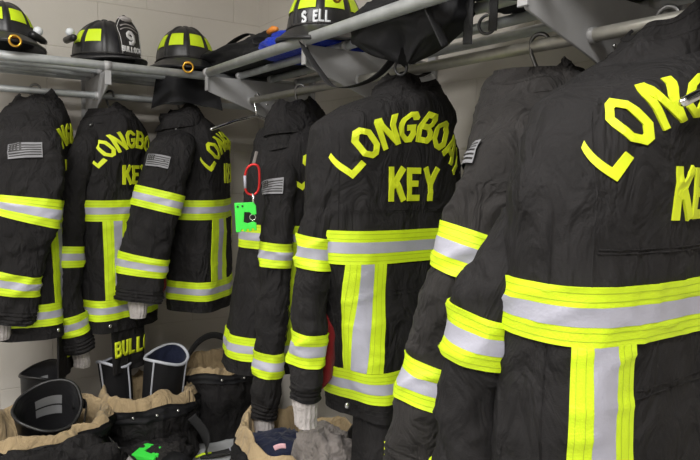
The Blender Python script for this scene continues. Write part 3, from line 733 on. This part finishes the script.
# ------------------------------------------------------------------ turnout trousers, boots and small gear on the floor
def trousers(label, loc, rx, ry, h, seed, rz=0, over=1.0, tilt=0, snaps=(), rimw=.35, inner='dark', bandw=.045, group='folded-down turnout trousers on the floor'):
    t = thing('turnout_trousers', label, 'trousers', loc, rz, group)
    N = 88; us = [2*PI*i/N for i in range(N)]
    def R(u, z, o=0):
        c, s_ = math.cos(u), math.sin(u); v = z/h
        k = 1 + .07*(1-v) + .045*math.sin(v*7+seed) + .10*frac((c*1.5+seed*2.3, s_*1.5, v*1.8), 4) + .05*(1-2.2*abs(noise.noise(Vector((c*3.2+seed, s_*3.2, v*5)))))
        zz = z + (tilt*s_*h + .10*h*noise.noise(Vector((c*1.3+seed, s_*1.3, 7.7))))*v*v
        return Vector((c*(rx*k+o), s_*(ry*k+o), max(.002, zz)))
    m = MB(); m.grid(lambda u, z: R(u, z), us, frange(0, h, 26), True)
    m.grid(lambda u, z: R(u, h-z*0, -.006*z), us, [0,1,2], True)
    m.build('shell', M['black'], t)
    m = MB(); m.grid(lambda u, z: R(u, z, .004+.002*math.sin((z-h)*300)), us, frange(h-bandw, h, 8), True)
    m.build('waistband', M['dark'], t)
    # lining turned in over the rim
    m = MB()
    def li(u, v):
        b = R(u, h, 0); c, s_ = math.cos(u), math.sin(u)
        k = 1 - rimw*v - .0; up = .028*over*math.sin(min(1, v*1.6)*PI) - max(0, v-.45)*h*.9
        w = .016*(1-2*abs(noise.noise(Vector((c*4+seed, s_*4, v*3)))))*min(1, v*5) + .03*noise.noise(Vector((c*2+seed*2, s_*2, v)))*min(1, v*3)
        return Vector((b.x*k, b.y*k, b.z+.001+up+w))
    m.grid(li, us, frange(0, 1, 18), True, flip=False)
    m.build('lining', M['tan'], t)
    m = MB()
    def bot(u, v): 
        p = li(u, 1); k = 1-v; return Vector((p.x*k, p.y*k, p.z + .05*v + .02*frac((p.x*k*12+seed, p.y*k*12, 0), 3)))
    m.grid(bot, us, frange(0, .98, 8), True); lbl(m.build('inner_fold', M[inner], t), 'dark inner fold of the trousers')
    for a in snaps:
        p = R(a, h-bandw*.5, .007); m = MB(); m.sphere(p, .006, 12, 8); m.build('snap', M['snap'], t)
    return t, R
def add_strap(t, pts, w=.016, mat='strap', name='suspender', n=8, up=(0,0,1)):
    m = MB(); strap(m, pts, w, .002, up=up, n=n); return m.build(name, M[mat], t)

T1, R1 = trousers('black turnout trousers with tan lining around upturned boots, at the left edge', (-1.03,-.50,0), .215, .20, .235, 1, over=.5, snaps=(D(-118),))
add_strap(T1, [(.10,.02,.27),(.135,-.05,.285),(.12,-.12,.26),(.10,-.19,.19)], .018)
add_strap(T1, [(-.23,.05,.30),(-.20,-.06,.29),(-.21,-.13,.22)], .022)
lumpy((-.02,-.255,.13), (.20,.05,.10), 21, fine=.12, amp=.3).build('leg_fold', M['black'], T1)
T2, R2 = trousers('black turnout trousers with wide tan lining below the lettered name flap', (-.64,-.405,0), .18, .165, .225, 2, over=1.2, snaps=(D(-95),D(-70),D(-120)), rimw=.42)
lumpy((-.03,-.18,.055), (.13,.06,.055), 23, fine=.12).build('leg_fold', M['black'], T2)
add_strap(T2, [(.12,-.16,.17),(.165,-.18,.10),(.17,-.19,.02)], .02)
T3, R3 = trousers('upright black turnout trousers with two snaps beside the corner', (-.315,-.345,0), .178, .125, .28, 3, over=.6, snaps=(D(-105),D(-75)), rimw=.4, bandw=.035)
add_strap(T3, [(-.15,-.02,.22),(-.165,.0,.30),(-.10,.03,.38),(-.02,.04,.405),(.06,.03,.36),(.10,.0,.28)], .014)
m = MB(); tape(m, lambda u, v, o: R3(u, v, o+.006), frange(D(-58), D(-28), 8), .045, .095, False); m.build('reflective_band', TM(), T3)
T4, R4 = trousers('tan-lined turnout trousers in the foreground below the middle coats', (-.41,-1.24,0), .18, .22, .305, 4, over=1.2, rimw=.34, inner='navy', snaps=(D(200),), rz=D(12))
add_strap(T4, [(.02,-.16,.33),(.06,-.17,.40),(.12,-.14,.385),(.14,-.06,.30)], .014)

def boot(label, loc, rz, lean, h=.34, r=(.085,.072), inner='liner_shine', piping=False, tagp=True, mat='rubber', leanx=0, top=0.0):
    t = thing('boot', label, 'boot', loc, rz, 'boots standing in the trousers')
    us = [2*PI*i/48 for i in range(48)]
    def P(u, z, o=0):
        v = z/h; c, s_ = math.cos(u), math.sin(u)
        k = 1+.12*v*v + .05*noise.noise(Vector((c*2, s_*2, v*4+loc[0]*9)))
        return Vector((c*(r[0]*k+o)+leanx*v*v, s_*(r[1]*k+o)-lean*v*v, z+ top*s_*v*v*r[1] + .012*math.sin(2*u)*v*v))
    m = MB(); m.grid(P, us, frange(.06, h, 18), True); m.build('shaft', M[mat], t)
    m = MB(); m.tube([P(u, h) for u in us], .006, 8, True); m.build('top_rim', M['pipe' if piping else 'rubber'], t)
    m = MB(); m.grid(lambda u, z: P(u, z, -.007), us, frange(.10, h, 12), True, flip=True)
    m.add([P(u, .10, -.007) for u in us] + [P(0, .10, -.007)*.5+P(PI, .10, -.007)*.5], [(i, (i+1) % 48, 48) for i in range(48)]); m.build('inside', M[inner], t)
    # foot and sole
    def foot(u, v):
        s_ = math.sin(u); c = math.cos(u); ln = .155 if s_ < 0 else .065
        hh = .075 if s_ > -.2 else .075-.03*(-s_-.2)
        a = v*PI/2
        return Vector((c*.05*math.cos(a)**.5 if a < 1.57 else 0, s_*ln*math.cos(a)**.5, .022+hh*math.sin(a)))
    m = MB(); m.grid(foot, us, frange(0, .97, 8), True); m.build('foot', M['rubber'], t)
    m = MB(); m.grid(lambda u, z: Vector((math.cos(u)*.054, math.sin(u)*(.16 if math.sin(u) < 0 else .07), z)), us, [0,.012,.024], True)
    m.add([Vector((math.cos(u)*.054, math.sin(u)*(.16 if math.sin(u) < 0 else .07), 0)) for u in us], [tuple(range(48))[::-1]]); m.build('sole', M['rubber'], t)
    if tagp:
        for k_ in (0, 1):
            m = MB(); m.grid(lambda u, z: P(u, z, -.0095), frange(D(62), D(118), 8), frange(h-.075-.034*k_, h-.046-.034*k_, 3), False); lbl(m.build('size_label', M['label'], t), 'silver printed label inside the boot top')
    if piping:
        for a in (D(-140), D(-35)):
            m = MB(); m.tube([P(a, z, .002) for z in frange(.1, h, 14)], .0035, 6); m.build('piping', M['pipe'], t)
    return t
boot('black rubber boot with silver labels inside, tipped towards the viewer in the left trousers', (-1.0,-.44,.0), D(-8), .13, h=.31, r=(.094,.078), top=.7)
boot('black rubber boot standing behind the tipped one in the left trousers', (-1.005,-.33,.0), D(10), .0, h=.355, r=(.07,.06), tagp=True, top=.2)
boot('navy-lined boot with pale piping standing in the middle trousers', (-.60,-.42,.0), D(5), .02, h=.385, r=(.075,.06), inner='navy', piping=True, tagp=False, mat='dark', leanx=.02, top=.3)
boot('dark boot with pale piping at the left side of the middle trousers', (-.735,-.34,.0), D(-15), .0, h=.36, r=(.055,.05), inner='dark', piping=True, tagp=False, mat='dark', leanx=-.02)
tag(lumpy((-.42,-1.40,.335), (.065,.085,.075), 31, fine=.14).build('folded_hood', M['greycloth']), 'grey knitted hood bundled in the foreground trousers', 'hood')
tag(lumpy((-.45,-1.20,.27), (.09,.10,.05), 33, fine=.12).build('rolled_shirt', M['navy']), 'dark navy garment stuffed into the foreground trousers', 'clothing')
m = MB(); strap(m, [(-.545,-1.345,.368),(-.535,-1.36,.378),(-.525,-1.375,.382)], .007, .0015, up=(0,0,1)); tag(m.build('fabric_tag', M['pink']), 'small pink fabric tag lying in the foreground trousers', 'tag')

# strap and small gear on the floor
t = thing('webbing_belt', 'black webbing belt with pale reflective patches lying on the floor by the corner', 'belt', (-.43,-.58,0))
m = MB(); strap(m, [(-.06,.0,.012),(.0,-.03,.02),(.08,-.04,.03),(.15,-.03,.05),(.22,.0,.09)], .014, .003, up=(.2,1,.3)); m.build('webbing', M['strap'], t)
m = MB(); strap(m, [(.045,-.037,.030),(.075,-.0415,.034),(.095,-.041,.038)], .009, .003, up=(.2,1,.3)); m.build('reflective_patch', M['silver'], t)
m = MB(); m.tube([(-.08,.0,.012),(-.05,.0,.016),(-.02,-.015,.022)], [.004,.006,.004], 8); m.build('end_tab', M['lime'], t)
def glove(label, loc, rz, mat, seed, grp='work gloves on the floor'):
    t = thing('glove', label, 'glove', loc, rz, grp)
    lumpy((0,0,.03), (.048,.06,.028), seed, fine=.06, sq=.8).build('palm', M[mat], t)
    for i, (x, l) in enumerate(((-.034,.065),(-.012,.078),(.011,.074),(.033,.058))):
        m = MB(); m.tube([(x,.04,.035),(x*1.15,.05+l*.4,.048),(x*1.2,.05+l*.75,.042),(x*1.2,.05+l,.028)], [.012,.0125,.0115,.007], 12); m.build('finger', M[mat], t)
    m = MB(); m.tube([(.045,-.02,.03),(.066,.01,.04),(.072,.04,.034)], [.014,.0135,.008], 12); m.build('thumb', M[mat], t)
    m = MB(); m.tube([(0,-.045,.03),(0,-.08,.03),(0,-.11,.028)], [.038,.04,.042], 16, flat=.022, up=(1,0,0)); m.build('cuff', M['dark'], t)
glove('dark grey work glove lying before the middle trousers', (-.655,-.655,.06), D(20), 'black2', 41)
glove('navy glove in the lower left corner', (-1.17,-.71,.13), D(-20), 'navy', 42)
t = thing('door_wedge_tool', 'bright green plastic tool lying low before the middle trousers', 'tool', (-.70,-.65,.095), D(30))
m = MB(); m.prism(P_[::-1], lambda x, y, h: Vector((x*1.1, y*1.1, h+x*.25)), .016); bevel(m.build('plate', M['green'], t), .002)
t = thing('hand_tool', 'slim steel hand tool with brown grip left of the green tool', 'tool', (-.79,-.66,.09), D(25))
m = MB(); m.tube([(0,.09,.075),(0,.0,.03)], .004, 10); m.build('shaft', M['snap'], t)
m = MB(); m.tube([(0,.0,.03),(0,-.04,.012),(0,-.07,.0)], [.009,.011,.008], 12); m.build('grip', M['letterbrown'], t)
t = thing('carabiner', 'dark red carabiner lying before the left trousers', 'carabiner', (-.92,-.70,.14), D(15), rot=(D(60),0,D(15)))
m = MB(); m.tube([(p.x*1.25, p.y*1.25, 0) for p in cp], .0045, 10, True); m.build('body', M['redmetal'], t)

# ------------------------------------------------------------------ lights
def area(name, loc, rot, sx, sy, e, col=(1,1,1)):
    l = bpy.data.lights.new(name, 'AREA'); l.shape = 'RECTANGLE'; l.size = sx; l.size_y = sy; l.energy = e; l.color = col
    o = bpy.data.objects.new(name, l); COL.objects.link(o); o.location = loc; o.rotation_euler = rot; return o
for i, (x, y, e) in enumerate(((-1.65, -3.0, 40), (-2.1, -1.5, 28))):
    t = thing('ceiling_light', ('long fluorescent ceiling light near the corner', 'long fluorescent ceiling light behind the viewer')[i == 0], 'light', (x, y, HC))
    m = MB(); m.box((-.62,-.16,-.07), (.62,.16,0)); bevel(m.build('housing', M['white'], t), .004)
    m = MB(); m.box((-.6,-.14,-.085), (.6,.14,-.066)); m.build('diffuser', M['lamp'], t, smooth=False)
    area('fluorescent_lamp', (x, y, HC-.1), (0,0,0), 1.2, .28, e, (1, .97, .93))
w = bpy.data.worlds.new('World'); C.world = w; w.use_nodes = True
w.node_tree.nodes['Background'].inputs[0].default_value = (.9, .95, 1, 1); w.node_tree.nodes['Background'].inputs[1].default_value = .3

# ------------------------------------------------------------------ camera
cam = bpy.data.cameras.new('Camera'); co = bpy.data.objects.new('Camera', cam); COL.objects.link(co)
cam.sensor_width = 36; cam.sensor_fit = 'HORIZONTAL'; cam.lens = 621.17/700*36; cam.clip_start = .02
r_ = Vector((.84360495, -.5363935, .02475289)); u_ = Vector((.03262194, .09720932, .99472919)); f_ = Vector((.53597248, .83835098, -.09950446))
mt = Matrix((r_, u_, -f_)).transposed().to_4x4(); mt.translation = Vector((-1.26281838, -2.82604659, ZO+.01786568)); co.matrix_world = mt
C.camera = co
C.view_settings.view_transform = 'Standard'; C.view_settings.look = 'None'; C.view_settings.gamma = 1; C.view_settings.use_curve_mapping = False
C.view_settings.exposure = .4
